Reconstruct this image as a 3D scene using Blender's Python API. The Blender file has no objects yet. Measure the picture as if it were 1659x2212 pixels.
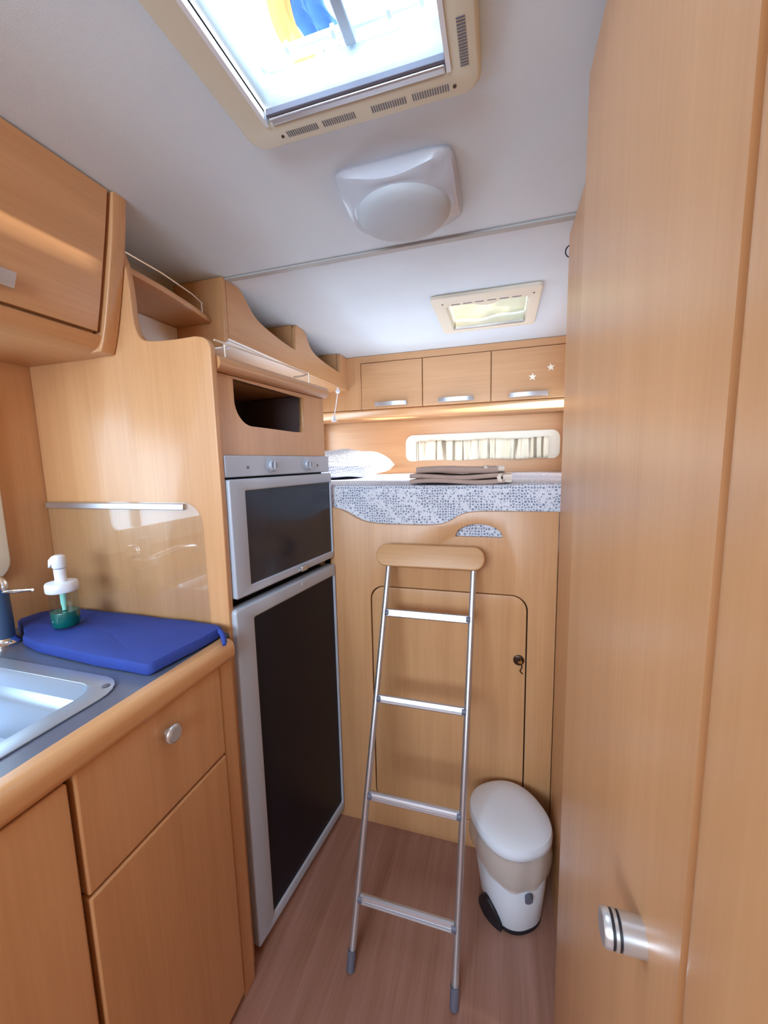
import bpy, bmesh, math, random
from mathutils import Vector, Matrix
random.seed(4)
sc = bpy.context.scene
C = sc.collection

# ------------------------------------------------------------ camera, sky, lights, exposure
H = 1.35
YAW, PIT, ROL = 0.29146, 0.12624, 0.02299
def cam_matrix():
    cy, sy, cp, sp = math.cos(YAW), math.sin(YAW), math.cos(PIT), math.sin(PIT)
    f = Vector((-sy*cp, cy*cp, -sp)); r = Vector((cy, sy, 0)); d = f.cross(r)
    cr, sr = math.cos(ROL), math.sin(ROL)
    r2 = r*cr + d*sr; d2 = d*cr - r*sr
    m = Matrix((r2, -d2, -f)).transposed().to_4x4()
    m.translation = Vector((0, 0, H))
    return m
cd = bpy.data.cameras.new('camera'); cam = bpy.data.objects.new('camera', cd); C.objects.link(cam)
cam.matrix_world = cam_matrix()
cd.sensor_fit = 'HORIZONTAL'; cd.sensor_width = 36.0; cd.lens = 36.0*846.14/1659.0
cd.clip_start = 0.01
sc.camera = cam

w = bpy.data.worlds.new('sky'); sc.world = w; w.use_nodes = True
wn = w.node_tree.nodes; wn['Background'].inputs[0].default_value = (0.64, 0.86, 1.08, 1); wn['Background'].inputs[1].default_value = 3.2

def sun_lamp():
    l = bpy.data.lights.new('sun', 'SUN'); l.energy = 22.0; l.angle = 0.10; l.color = (1.0, 0.93, 0.82)
    o = bpy.data.objects.new('sun', l); C.objects.link(o)
    d = Vector((-1.0, 0.10, -0.25)).normalized()
    o.rotation_euler = d.to_track_quat('-Z', 'Y').to_euler(); return o
sun_lamp()
def area(name, loc, aim, sx, sy, e, col):
    l = bpy.data.lights.new(name, 'AREA'); l.shape = 'RECTANGLE'; l.size = sx; l.size_y = sy; l.energy = e; l.color = col
    o = bpy.data.objects.new(name, l); C.objects.link(o); o.location = loc
    o.rotation_euler = (Vector(aim)-Vector(loc)).to_track_quat('-Z', 'Y').to_euler(); return o
area('roof_hatch_daylight', (-.24, .43, 2.8), (-.24, .43, 1), 1.0, 1.0, 4, (.66, .86, 1))
area('bed_window_daylight', (-1.30, 1.85, 1.5), (0, 1.9, 1.30), .9, .25, 2.5, (.86, .95, 1))
area('kitchen_window_daylight', (-1.45, .3, 1.5), (0, .35, 1.0), .7, .5, 2.5, (.64, .84, 1))
area('added_cab_fill', (-.4, -1.7, 1.6), (-.35, 1.2, .95), 1.5, .8, 40, (.66, .86, 1.03))  # added soft fill from behind the camera; the rear wall has no window
sc.view_settings.view_transform = 'Standard'; sc.view_settings.look = 'None'
sc.view_settings.exposure = 0.9; sc.view_settings.gamma = 1; sc.view_settings.use_curve_mapping = False
sc.cycles.max_bounces = 10; sc.cycles.diffuse_bounces = 6; sc.cycles.transmission_bounces = 8
sc.cycles.transparent_max_bounces = 12; sc.cycles.caustics_refractive = False; sc.cycles.caustics_reflective = False
sc.cycles.sample_clamp_indirect = 6

# ------------------------------------------------------------ materials
def srgb(*c):
    return tuple(((v/255)/12.92 if v/255 <= .04045 else ((v/255+.055)/1.055)**2.4) for v in c) + (1,)
def mat(name, col, rough=.5, metal=0, bump=0, bscale=300, trans=0, coat=0, alpha=None, var=0, vscale=8, spec=.5, sss=0):
    m = bpy.data.materials.new(name); m.use_nodes = True
    nt = m.node_tree; b = nt.nodes['Principled BSDF']
    b.inputs['Base Color'].default_value = col; b.inputs['Roughness'].default_value = rough
    b.inputs['Metallic'].default_value = metal; b.inputs['Transmission Weight'].default_value = trans
    b.inputs['Coat Weight'].default_value = coat; b.inputs['Coat Roughness'].default_value = .15
    b.inputs['Specular IOR Level'].default_value = spec
    tc = nt.nodes.new('ShaderNodeTexCoord')
    if var:
        n = nt.nodes.new('ShaderNodeTexNoise'); n.inputs['Scale'].default_value = vscale; n.inputs['Detail'].default_value = 4
        nt.links.new(tc.outputs['Object'], n.inputs['Vector'])
        r = nt.nodes.new('ShaderNodeValToRGB')
        r.color_ramp.elements[0].position = .3; r.color_ramp.elements[1].position = .7
        r.color_ramp.elements[0].color = tuple(c*(1-var) for c in col[:3]) + (1,)
        r.color_ramp.elements[1].color = tuple(min(1, c*(1+var*.6)) for c in col[:3]) + (1,)
        nt.links.new(n.outputs['Fac'], r.inputs[0]); nt.links.new(r.outputs[0], b.inputs['Base Color'])
    if bump:
        n2 = nt.nodes.new('ShaderNodeTexNoise'); n2.inputs['Scale'].default_value = bscale; n2.inputs['Detail'].default_value = 3
        nt.links.new(tc.outputs['Object'], n2.inputs['Vector'])
        bp = nt.nodes.new('ShaderNodeBump'); bp.inputs['Strength'].default_value = bump; bp.inputs['Distance'].default_value = .002
        nt.links.new(n2.outputs['Fac'], bp.inputs['Height']); nt.links.new(bp.outputs[0], b.inputs['Normal'])
    return m
def wood(name, base, grain='z', rough=.38, contrast=.16, coat=.25, streak=18, fine=160):
    m = bpy.data.materials.new(name); m.use_nodes = True
    nt = m.node_tree; N = nt.nodes; L = nt.links; b = N['Principled BSDF']
    tc = N.new('ShaderNodeTexCoord'); res = []
    for s, k, det in ((streak, .06, 4), (fine, .03, 3), (3.0, .5, 2)):
        mp = N.new('ShaderNodeMapping'); v = [s, s, s]; v['xyz'.index(grain)] = s*k
        mp.inputs['Scale'].default_value = v; L.new(tc.outputs['Object'], mp.inputs['Vector'])
        n = N.new('ShaderNodeTexNoise'); n.inputs['Scale'].default_value = 1.0; n.inputs['Detail'].default_value = det
        n.inputs['Distortion'].default_value = .4 if s < 100 else 0
        L.new(mp.outputs[0], n.inputs['Vector']); res.append(n.outputs['Fac'])
    a = N.new('ShaderNodeMath'); a.operation = 'MULTIPLY_ADD'; L.new(res[0], a.inputs[0]); a.inputs[1].default_value = .45; 
    c = N.new('ShaderNodeMath'); c.operation = 'MULTIPLY_ADD'; L.new(res[1], c.inputs[0]); c.inputs[1].default_value = .25
    d = N.new('ShaderNodeMath'); d.operation = 'MULTIPLY'; L.new(res[2], d.inputs[0]); d.inputs[1].default_value = .30
    L.new(d.outputs[0], c.inputs[2]); L.new(c.outputs[0], a.inputs[2])
    r = N.new('ShaderNodeValToRGB'); r.color_ramp.elements[0].position = .36; r.color_ramp.elements[1].position = .64
    r.color_ramp.elements[0].color = (base[0]*(1-contrast*.7), base[1]*(1-contrast), base[2]*(1-contrast*1.3), 1)
    r.color_ramp.elements[1].color = (min(1, base[0]*(1+contrast*.5)), min(1, base[1]*(1+contrast*.6)), min(1, base[2]*(1+contrast*.8)), 1)
    L.new(a.outputs[0], r.inputs[0]); L.new(r.outputs[0], b.inputs['Base Color'])
    b.inputs['Roughness'].default_value = rough; b.inputs['Coat Weight'].default_value = coat; b.inputs['Coat Roughness'].default_value = .28
    bp = N.new('ShaderNodeBump'); bp.inputs['Strength'].default_value = .06; bp.inputs['Distance'].default_value = .001
    L.new(res[1], bp.inputs['Height']); L.new(bp.outputs[0], b.inputs['Normal'])
    return m
WB = srgb(202, 153, 107)
W_z = wood('beech_upright_grain', WB, 'z')
W_x = wood('beech_cross_grain', WB, 'x')
W_y = wood('beech_long_grain', WB, 'y')
W_edge = wood('beech_solid_edge', srgb(206, 156, 108), 'y', rough=.32)
W_floor = wood('floor_laminate', srgb(158, 116, 100), 'y', rough=.45, contrast=.34, coat=.1, streak=26)
M_ceil = mat('ceiling_lining', srgb(217, 228, 239), .85, bump=.2, bscale=900, var=.03, vscale=5)
M_cream = mat('cream_plastic', srgb(228, 222, 206), .45)
M_creamy = mat('aged_cream_plastic', srgb(214, 210, 192), .5)
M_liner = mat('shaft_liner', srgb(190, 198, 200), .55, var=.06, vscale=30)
M_white = mat('white_plastic', srgb(228, 235, 246), .35, coat=.2)
M_whitepanel = mat('white_wall_panel', srgb(248, 250, 250), .6)
M_beige = mat('beige_wall_lining', srgb(178, 165, 145), .8)
M_dark = mat('dark_gap', srgb(28, 22, 22), .8)
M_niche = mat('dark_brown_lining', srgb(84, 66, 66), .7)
M_blackglass = mat('smoked_glass', srgb(30, 40, 56), .2, spec=.6)
M_blackpanel = mat('black_door_panel', srgb(14, 15, 30), .35, spec=.22)
M_silver = mat('silver_plastic', srgb(178, 188, 204), .42, metal=.1, bump=.05)
M_alu = mat('brushed_aluminium', srgb(205, 208, 216), .3, metal=.85)
M_satin = mat('satin_nickel', srgb(205, 205, 208), .3, metal=.75)
M_chrome = mat('chrome', srgb(230, 232, 236), .08, metal=1)
M_steel = mat('stainless_steel', srgb(176, 192, 212), .34, metal=.7, bump=.02)
M_top = mat('grey_laminate_worktop', srgb(92, 102, 124), .3, bump=.05, bscale=600, var=.08, vscale=60, coat=.15)
M_blue = mat('blue_fabric', srgb(38, 64, 150), .75, bump=.3, bscale=900, var=.08, vscale=20)
M_navy = mat('slate_blue_plastic', srgb(58, 82, 116), .35)
M_ladder = wood('ladder_wood', srgb(198, 152, 106), 'x', rough=.45, coat=.1)
M_towel = mat('taupe_terry', srgb(190, 166, 156), .95, bump=.8, bscale=900, var=.06, vscale=40)
M_satinband = mat('towel_pale_band', srgb(226, 214, 200), .5)
M_black = mat('black_rubber', srgb(22, 20, 28), .5)
M_greyplug = mat('grey_plastic', srgb(96, 96, 112), .5)
M_grey_trim = mat('grey_joint_strip', srgb(176, 177, 178), .55)
M_bronze = mat('dark_bronze', srgb(62, 38, 26), .35, metal=.5)
M_brass = mat('brass', srgb(190, 150, 90), .3, metal=.9)
M_rail = mat('gallery_rail_metal', srgb(236, 222, 206), .25, metal=.35)
M_star = mat('star_sticker_film', srgb(246, 240, 224), .4)
M_lamptrim = mat('pearl_grey_plastic', srgb(188, 194, 208), .36, coat=.15)
M_diff = mat('frosted_diffuser', srgb(182, 190, 200), .55)
def glassy(name, col, rough=.0, ior=1.45, mixf=.0):
    m = bpy.data.materials.new(name); m.use_nodes = True
    nt = m.node_tree; N = nt.nodes; L = nt.links; out = N['Material Output']; N.remove(N['Principled BSDF'])
    t = N.new('ShaderNodeBsdfTransparent'); t.inputs[0].default_value = col
    g = N.new('ShaderNodeBsdfGlossy'); g.inputs['Roughness'].default_value = rough
    lw = N.new('ShaderNodeLayerWeight'); lw.inputs['Blend'].default_value = .5
    pw = N.new('ShaderNodeMath'); pw.operation = 'POWER'; L.new(lw.outputs['Facing'], pw.inputs[0]); pw.inputs[1].default_value = 4
    f = N.new('ShaderNodeMath'); f.operation = 'MULTIPLY_ADD'; L.new(pw.outputs[0], f.inputs[0]); f.inputs[1].default_value = .8; f.inputs[2].default_value = ((ior-1)/(ior+1))**2
    mx = N.new('ShaderNodeMixShader'); L.new(f.outputs[0], mx.inputs[0]); L.new(t.outputs[0], mx.inputs[1]); L.new(g.outputs[0], mx.inputs[2])
    L.new(mx.outputs[0], out.inputs[0]); return m
M_glass = glassy('clear_glass', (.96, .97, .98, 1), .01, 1.52)
M_bottle = glassy('clear_bottle', (.90, .96, .94, 1), .05, 1.4)
M_dome = glassy('acrylic_dome', (.93, .96, .98, 1), .05, 1.45)
def translucent(name, col, f=.5):
    m = bpy.data.materials.new(name); m.use_nodes = True
    nt = m.node_tree; N = nt.nodes; L = nt.links; out = N['Material Output']; N.remove(N['Principled BSDF'])
    a = N.new('ShaderNodeBsdfDiffuse'); a.inputs[0].default_value = col
    b = N.new('ShaderNodeBsdfTranslucent'); b.inputs[0].default_value = col
    mx = N.new('ShaderNodeMixShader'); mx.inputs[0].default_value = f
    L.new(a.outputs[0], mx.inputs[1]); L.new(b.outputs[0], mx.inputs[2]); L.new(mx.outputs[0], out.inputs[0]); return m
M_blind = translucent('pleated_blind', srgb(206, 198, 170), .12)
M_bag = glassy('thin_bag_film', srgb(226, 208, 192), .35, 1.6)
def bagmat():
    m = bpy.data.materials.new('bin_liner_film'); m.use_nodes = True
    b = m.node_tree.nodes['Principled BSDF']; b.inputs['Base Color'].default_value = srgb(204, 184, 168)
    b.inputs['Roughness'].default_value = .3; b.inputs['Alpha'].default_value = .6; return m
M_bag = bagmat()
M_soap = mat('green_soap', srgb(0, 96, 92), .12, spec=.6)
M_tube = mat('pale_turquoise_tube', srgb(150, 222, 216), .4)
M_bluecloth = translucent('blue_hatch_cloth', srgb(70, 100, 165), .2)
M_orange = translucent('orange_hatch_cloth', srgb(226, 142, 84), .25)

def sheet_mat():
    m = bpy.data.materials.new('honeycomb_print_sheet'); m.use_nodes = True
    nt = m.node_tree; N = nt.nodes; L = nt.links; b = N['Principled BSDF']
    tc = N.new('ShaderNodeTexCoord'); v = N.new('ShaderNodeTexVoronoi'); v.feature = 'DISTANCE_TO_EDGE'; v.inputs['Scale'].default_value = 115
    v.inputs['Randomness'].default_value = .55
    L.new(tc.outputs['Object'], v.inputs['Vector'])
    r = N.new('ShaderNodeValToRGB'); r.color_ramp.elements[0].position = .10; r.color_ramp.elements[1].position = .24
    r.color_ramp.elements[0].color = srgb(222, 226, 238); r.color_ramp.elements[1].color = srgb(126, 138, 164)
    L.new(v.outputs['Distance'], r.inputs[0]); L.new(r.outputs[0], b.inputs['Base Color']); b.inputs['Roughness'].default_value = .85
    return m
M_sheet = sheet_mat()
def curtain_mat():
    m = bpy.data.materials.new('striped_curtain'); m.use_nodes = True
    nt = m.node_tree; N = nt.nodes; L = nt.links; b = N['Principled BSDF']
    tc = N.new('ShaderNodeTexCoord'); mp = N.new('ShaderNodeMapping'); mp.inputs['Scale'].default_value = (34, 0, 1.5)
    n = N.new('ShaderNodeTexNoise'); n.inputs['Scale'].default_value = 1; n.inputs['Detail'].default_value = 3
    L.new(tc.outputs['Object'], mp.inputs[0]); L.new(mp.outputs[0], n.inputs[0])
    r = N.new('ShaderNodeValToRGB'); e = r.color_ramp.elements; e[0].position = .40; e[0].color = srgb(150, 138, 118)
    e[1].position = .47; e[1].color = srgb(238, 230, 208)
    L.new(n.outputs['Fac'], r.inputs[0]); L.new(r.outputs[0], b.inputs['Base Color']); b.inputs['Roughness'].default_value = .9
    return m
M_curtain = curtain_mat()

# ------------------------------------------------------------ helpers
def tag(o, label=None, cat=None, group=None, kind=None):
    if label: o['label'] = label
    if cat: o['category'] = cat
    if group: o['group'] = group
    if kind: o['kind'] = kind
    return o
def thing(name, label, cat, loc=(0, 0, 0), rz=0, group=None):
    o = bpy.data.objects.new(name, None); C.objects.link(o); o.location = loc; o.rotation_euler = (0, 0, rz)
    o.empty_display_size = .05
    return tag(o, label, cat, group)
def link(name, me, m, parent=None, bevel=0, smooth=None, seg=3, local=False, lab=None):
    o = bpy.data.objects.new(name, me); C.objects.link(o)
    if m: me.materials.append(m)
    if parent:
        o.parent = parent
        if not local:
            bpy.context.view_layer.update()
            o.matrix_parent_inverse = parent.matrix_world.inverted()
    if bevel:
        md = o.modifiers.new('bevel', 'BEVEL'); md.width = bevel; md.segments = seg; md.limit_method = 'ANGLE'; md.angle_limit = .6
        md.harden_normals = False
    if smooth or (smooth is None and bevel):
        for p in me.polygons: p.use_smooth = True
        if hasattr(me, 'set_sharp_from_angle') : me.set_sharp_from_angle(angle=.7 if not bevel else .9)
    if lab: o['label'] = lab
    return o
class MB:
    def __init__(s): s.bm = bmesh.new()
    def box(s, x0, x1, y0, y1, z0, z1):
        x0, x1 = min(x0, x1), max(x0, x1); y0, y1 = min(y0, y1), max(y0, y1); z0, z1 = min(z0, z1), max(z0, z1)
        v = [s.bm.verts.new(p) for p in ((x0,y0,z0),(x1,y0,z0),(x1,y1,z0),(x0,y1,z0),(x0,y0,z1),(x1,y0,z1),(x1,y1,z1),(x0,y1,z1))]
        for f in ((3,2,1,0),(4,5,6,7),(0,1,5,4),(1,2,6,5),(2,3,7,6),(3,0,4,7)): s.bm.faces.new([v[i] for i in f])
        return s
    def tube(s, pts, r, n=14, caps=True):
        pts = [Vector(p) for p in pts]; rings = []
        rs = r if isinstance(r, (list, tuple)) else [r]*len(pts)
        up = None
        for i, p in enumerate(pts):
            t = (pts[min(i+1, len(pts)-1)]-pts[max(i-1, 0)]).normalized()
            if up is None:
                up = Vector((0, 0, 1)) if abs(t.z) < .9 else Vector((1, 0, 0))
            a = t.cross(up).normalized(); b = a.cross(t).normalized(); up = b
            rings.append([s.bm.verts.new(p+(a*math.cos(2*math.pi*k/n)+b*math.sin(2*math.pi*k/n))*rs[i]) for k in range(n)])
        for i in range(len(rings)-1):
            for k in range(n):
                s.bm.faces.new([rings[i][k], rings[i][(k+1) % n], rings[i+1][(k+1) % n], rings[i+1][k]])
        if caps:
            s.bm.faces.new(rings[0][::-1]); s.bm.faces.new(rings[-1])
        return s
    def loft(s, rings, caps=True, close=True):
        R = [[s.bm.verts.new(p) for p in rg] for rg in rings]; n = len(R[0])
        for i in range(len(R)-1):
            for k in range(n if close else n-1):
                s.bm.faces.new([R[i][k], R[i][(k+1) % n], R[i+1][(k+1) % n], R[i+1][k]])
        if caps and close:
            s.bm.faces.new(R[0][::-1]); s.bm.faces.new(R[-1])
        return s
    def lathe(s, prof, c, n=40, caps=True):
        return s.loft([[(c[0]+r*math.cos(2*math.pi*k/n), c[1]+r*math.sin(2*math.pi*k/n), z) for k in range(n)] for r, z in prof], caps)
    def grid(s, fn, nu, nv):
        V = [[s.bm.verts.new(fn(i/nu, j/nv)) for j in range(nv+1)] for i in range(nu+1)]
        for i in range(nu):
            for j in range(nv): s.bm.faces.new([V[i][j], V[i+1][j], V[i+1][j+1], V[i][j+1]])
        return s
    def merge(s, me):
        s.bm.from_mesh(me); return s
    def mesh(s, name='m'):
        bmesh.ops.recalc_face_normals(s.bm, faces=s.bm.faces)
        me = bpy.data.meshes.new(name); s.bm.to_mesh(me); s.bm.free(); return me
    def build(s, name, m, parent=None, **k): return link(name, s.mesh(name), m, parent, **k)
def rr(x0, x1, y0, y1, r, n=6):
    """rounded rectangle outline; r may be 4 radii: (x0y0, x1y0, x1y1, x0y1)"""
    rs = r if isinstance(r, (list, tuple)) else [r]*4; out = []
    for (cx, cy, a0, q) in ((x0, y0, 180, rs[0]), (x1, y0, 270, rs[1]), (x1, y1, 0, rs[2]), (x0, y1, 90, rs[3])):
        if q <= 0: out.append((cx, cy)); continue
        ccx = cx+q if cx == x0 else cx-q; ccy = cy+q if cy == y0 else cy-q
        for k in range(n+1):
            a = math.radians(a0+90*k/n); out.append((ccx+q*math.cos(a), ccy+q*math.sin(a)))
    return out
def ell(cx, cy, rx, ry, n=40): return [(cx+rx*math.cos(2*math.pi*k/n), cy+ry*math.sin(2*math.pi*k/n)) for k in range(n)]
def smoothpts(pts, it=2):
    for _ in range(it):
        o = [pts[0]]
        for a, b in zip(pts, pts[1:]):
            o.append((a[0]*.75+b[0]*.25, a[1]*.75+b[1]*.25)); o.append((a[0]*.25+b[0]*.75, a[1]*.25+b[1]*.75))
        o.append(pts[-1]); pts = o
    return pts
def plate_mesh(loops, th, plane, at, bev=0):
    """filled outline (first loop) with holes, extruded by th from coordinate `at` along the plane normal.
    plane 'xz': (u,v)->(u,at,v); 'yz': (at,u,v); 'xy': (u,v,at)"""
    cu = bpy.data.curves.new('c', 'CURVE'); cu.dimensions = '2D'; cu.fill_mode = 'BOTH'
    cu.extrude = abs(th)/2 - bev; cu.bevel_depth = bev; cu.bevel_resolution = 2; cu.offset = -bev
    for lp in loops:
        sp = cu.splines.new('POLY'); sp.points.add(len(lp)-1); sp.use_cyclic_u = True
        for i, (a, b) in enumerate(lp): sp.points[i].co = (a, b, 0, 1)
    ob = bpy.data.objects.new('c', cu); C.objects.link(ob); bpy.context.view_layer.update()
    dg = bpy.context.evaluated_depsgraph_get(); me = bpy.data.meshes.new_from_object(ob.evaluated_get(dg))
    bpy.data.objects.remove(ob); bpy.data.curves.remove(cu)
    mid = at+th/2
    for v in me.vertices:
        a, b, c = v.co
        v.co = {'xz': (a, mid+c, b), 'yz': (mid+c, a, b), 'xy': (a, b, mid+c)}[plane]
    bm = bmesh.new(); bm.from_mesh(me); bmesh.ops.remove_doubles(bm, verts=bm.verts, dist=1e-5)
    bmesh.ops.recalc_face_normals(bm, faces=bm.faces); bm.to_mesh(me); bm.free()
    me.materials.clear()
    return me
def plate(name, loops, th, plane, at, m, parent=None, bev=0, **k):
    k.setdefault('smooth', bool(bev) or None); return link(name, plate_mesh(loops, th, plane, at, bev), m, parent, **k)
def struct(o): o['kind'] = 'structure'; return o

# ------------------------------------------------------------ the shell
struct(MB().box(-1.24, .95, -1.95, 2.56, -.03, 0).build('floor', W_floor))
struct(MB().box(-1.24, .95, -1.95, -1.90, 0, 1.95).build('wall_rear', W_z))
CZ = 1.95
struct(plate('ceiling', [[(-1.24, -1.95), (.95, -1.95), (.95, 2.56), (-1.24, 2.56)], rr(-.397, -.081, .185, .673, .02), rr(-.217, .093, 1.600, 1.890, .01)], .04, 'xy', CZ, M_ceil))
struct(MB().box(-.866, .3, 1.146, 1.168, CZ-.006, CZ).build('trim_1', M_grey_trim, bevel=.002))
# left wall with the kitchen window and the bed window
struct(plate('wall_left', [[(-1.95, 0), (2.56, 0), (2.56, 1.97), (-1.95, 1.97)], rr(.02, .60, 1.14, 1.53, .04), rr(1.42, 2.44, 1.36, 1.60, .03)], -.05, 'yz', -1.2, W_z))
struct(MB().box(-1.2, .95, 2.50, 2.56, 0, CZ).build('wall_back', W_x))
struct(plate('wall_right', [[(1.245, 0), (2.5, 0), (2.5, CZ), (1.245, CZ)], rr(1.52, 2.40, 1.36, 1.66, .04)], .05, 'yz', .37, W_z))
wn4 = plate('window_4', [rr(1.49, 2.43, 1.33, 1.69, .05), rr(1.54, 2.38, 1.375, 1.645, .03)], .012, 'yz', .362, M_cream, bev=.003); struct(wn4)
MB().box(.40, .406, 1.52, 2.40, 1.36, 1.66).build('window_pane', M_glass, wn4)
struct(MB().box(.168, .37, .80, 1.245, 0, CZ).build('wall_side', W_z, bevel=.004))
struct(MB().box(-1.060, -1.050, .785, 1.13, 1.605, 1.811).build('trim_2', M_whitepanel))
struct(MB().box(-1.060, -1.050, .785, 1.13, 1.829, 1.95).build('trim_3', M_beige))
# kitchen window
wn1 = plate('window_1', [rr(-.01, .655, 1.08, 1.56, .05), rr(.03, .59, 1.15, 1.52, .03)], .02, 'yz', -1.2, M_cream, bev=.003); struct(wn1)
MB().box(-1.228, -1.222, .02, .60, 1.14, 1.53).build('window_pane', M_glass, wn1)
MB().box(-1.215, -1.19, .475, .50, 1.15, 1.52).build('window_bar', M_cream, wn1, bevel=.003)
# bed window
wn2 = plate('window_2', [rr(1.38, 2.49, 1.325, 1.64, .04), rr(1.44, 2.42, 1.375, 1.585, .03)], .035, 'yz', -1.2, M_cream, bev=.004); struct(wn2)
MB().box(-1.228, -1.222, 1.42, 2.44, 1.36, 1.60).build('window_pane', M_glass, wn2)
# narrow rear window above the bed
wn3 = plate('window_3', [rr(-.587, .321, 1.352, 1.513, .05), rr(-.525, .262, 1.335, 1.476, .012)] if False else
            [[(-.587, 1.40)] + [(-.587+.045*(1-math.cos(math.radians(a))), 1.468+.045*math.sin(math.radians(a))) for a in range(0, 91, 15)]
             + [(.321-.045+.045*math.sin(math.radians(a)), 1.468+.045*math.cos(math.radians(a))) for a in range(0, 91, 15)]
             + [(.321, 1.40)] + [(.321-.035+.035*math.cos(math.radians(a)), 1.39-.035*math.sin(math.radians(a))) for a in range(0, 91, 15)]
             + [(.262, 1.355), (.262, 1.476), (-.525, 1.476), (-.525, 1.355)]
             + [(-.587+.035-.035*math.sin(math.radians(a)), 1.39-.035*math.cos(math.radians(a))) for a in range(0, 91, 15)]], -.012, 'xz', 2.5, M_cream, bev=.003); struct(wn3)
MB().box(-.527, .264, 2.495, 2.4995, 1.355, 1.478).build('window_pane', M_creamy, wn3)
def cf(u, v):
    x = -.522+u*.782; ph = x*2*math.pi/.068
    return (x+.006*math.sin(ph*.5+1), 2.481+.006*math.sin(ph)+.003*math.sin(ph*2.7), 1.474-v*.119-.004*math.sin(ph*.21))
cu = MB().grid(cf, 260, 6).build('curtain', M_curtain, smooth=True); md = cu.modifiers.new('thick', 'SOLIDIFY'); md.thickness = .0015
tag(cu, 'cream gathered curtain with thin dark stripes in the narrow rear window', 'curtain')

# bathroom door on the right, its frame, and the panel beside it
dr = plate('door_1', [rr(.117, .150, .262, .745, [0, 0, .012, .030], 8)], 1.88, 'xy', .03, W_z, smooth=True); struct(dr)
struct(MB().box(.128, .16, .225, .262, 0, CZ).build('trim_4', W_z))
struct(plate('trim_5', [rr(.108, .15, .13, .243, [.014, 0, 0, .012], 6)], 1.95, 'xy', 0, W_z, smooth=True))
struct(MB().box(.150, .95, -1.9, .13, 0, CZ).build('wall_front', W_z))
struct(MB().box(.150, .168, .13, .80, 0, CZ).build('trim_6', W_z))
def lathe_x(prof, cx, cy, cz, n=40):
    m = MB(); m.loft([[(x, cy+r*math.cos(2*math.pi*k/n), cz+r*math.sin(2*math.pi*k/n)) for k in range(n)] for x, r in prof]); return m
KF, KL = .62, .86
def kx(p): return [(.118+(x-.118)*KL, r*KF) for x, r in p]
kn = lathe_x(kx([(.118, .0215), (.097, .0222), (.0965, .0208), (.0945, .0208), (.094, .0222), (.0912, .0222), (.0907, .0208), (.0887, .0208), (.0882, .0222), (.084, .0218), (.0815, .0195), (.0805, .014)]), 0, .322, .958).build('door_knob', M_satin, dr, smooth=True)
for x in (.0955, .0897):
    lathe_x(kx([(x-.0012, .0213), (x+.0012, .0213)]), 0, .322, .958).build('knob_ring', M_black, kn)
lathe_x([(.1185, .0140), (.1172, .0137)], 0, .322, .958).build('door_rosette', M_satin, dr)

# ------------------------------------------------------------ partition between sink and fridge
def arc(cx, cy, r, a0, a1, n=6): return [(cx+r*math.cos(math.radians(a0+(a1-a0)*k/n)), cy+r*math.sin(math.radians(a0+(a1-a0)*k/n))) for k in range(n+1)]
outl = [(-1.199, 0), (-.641, 0), (-.6245, 1.25), (-.6245, 1.59)] + arc(-.655, 1.608, .031, 5, 75, 6) + smoothpts([(-.665, 1.6415), (-.72, 1.640), (-.79, 1.643), (-.822, 1.652), (-.836, 1.69), (-.836, 1.76), (-.843, 1.82), (-.862, 1.872), (-.880, 1.949)], 2) + [(-1.199, 1.949)]
pp = plate('partition_panel', [outl], .018, 'xz', .765, W_z, bev=.003)
tag(pp, 'tall beech partition panel with curved cut-out between sink counter and oven', 'partition')

# ------------------------------------------------------------ base cabinet under the sink
bc = thing('base_cabinet', 'low beech kitchen cabinet under the grey sink worktop', 'cabinet', (-.9, .1, 0))
MB().box(-1.198, -.628, -.62, .764, .0, .06).box(-1.198, -.628, -.62, -.60, .06, .88).box(-1.198, -.628, .745, .764, .06, .88).box(-1.198, -.66, -.6, .745, .05, .07).box(-1.198, -1.18, -.6, .745, .07, .88).build('body', W_z, bc)
MB().box(-.66, -.64, -.6, .745, .07, .88).build('recess_lining', M_dark, bc)
d1 = MB().box(-.628, -.603, -.30, .363, .025, .894).build('door', W_z, bc, bevel=.004)
d2 = MB().box(-.628, -.603, .372, .690, .69, .905).build('drawer', W_z, bc, bevel=.004)
lathe_x([(-.603, .008), (-.594, .008), (-.592, .0165), (-.588, .0175), (-.5845, .0155), (-.5835, .0135)], 0, .540, .848).build('knob', M_satin, d2, smooth=True)
lathe_x([(-.5838, .0125), (-.5832, .0125)], 0, .540, .848).build('knob_cap', M_satin, d2)
MB().box(-.628, -.603, .372, .690, .025, .684).build('door', W_z, bc, bevel=.004)
MB().box(-.63, -.607, .694, .736, .0, .905).build('end_stile', W_z, bc, bevel=.003)

wt = thing('worktop', 'grey kitchen worktop with rounded wooden front edge', 'worktop', (-.9, .1, .945))
SK = rr(-1.09, -.672, .04, .532, .06)
plate('surface', [[(-1.198, -.62), (-.632, -.62), (-.632, .764), (-1.198, .764)], rr(-1.085, -.677, .045, .527, .058)], .019, 'xy', .926, M_top, wt)
plate('wood_edge', [rr(-.632, -.593, .898, .9475, [.010, .018, .017, .004], 6)], 1.352, 'xz', -.62, W_edge, wt, smooth=True)

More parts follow.
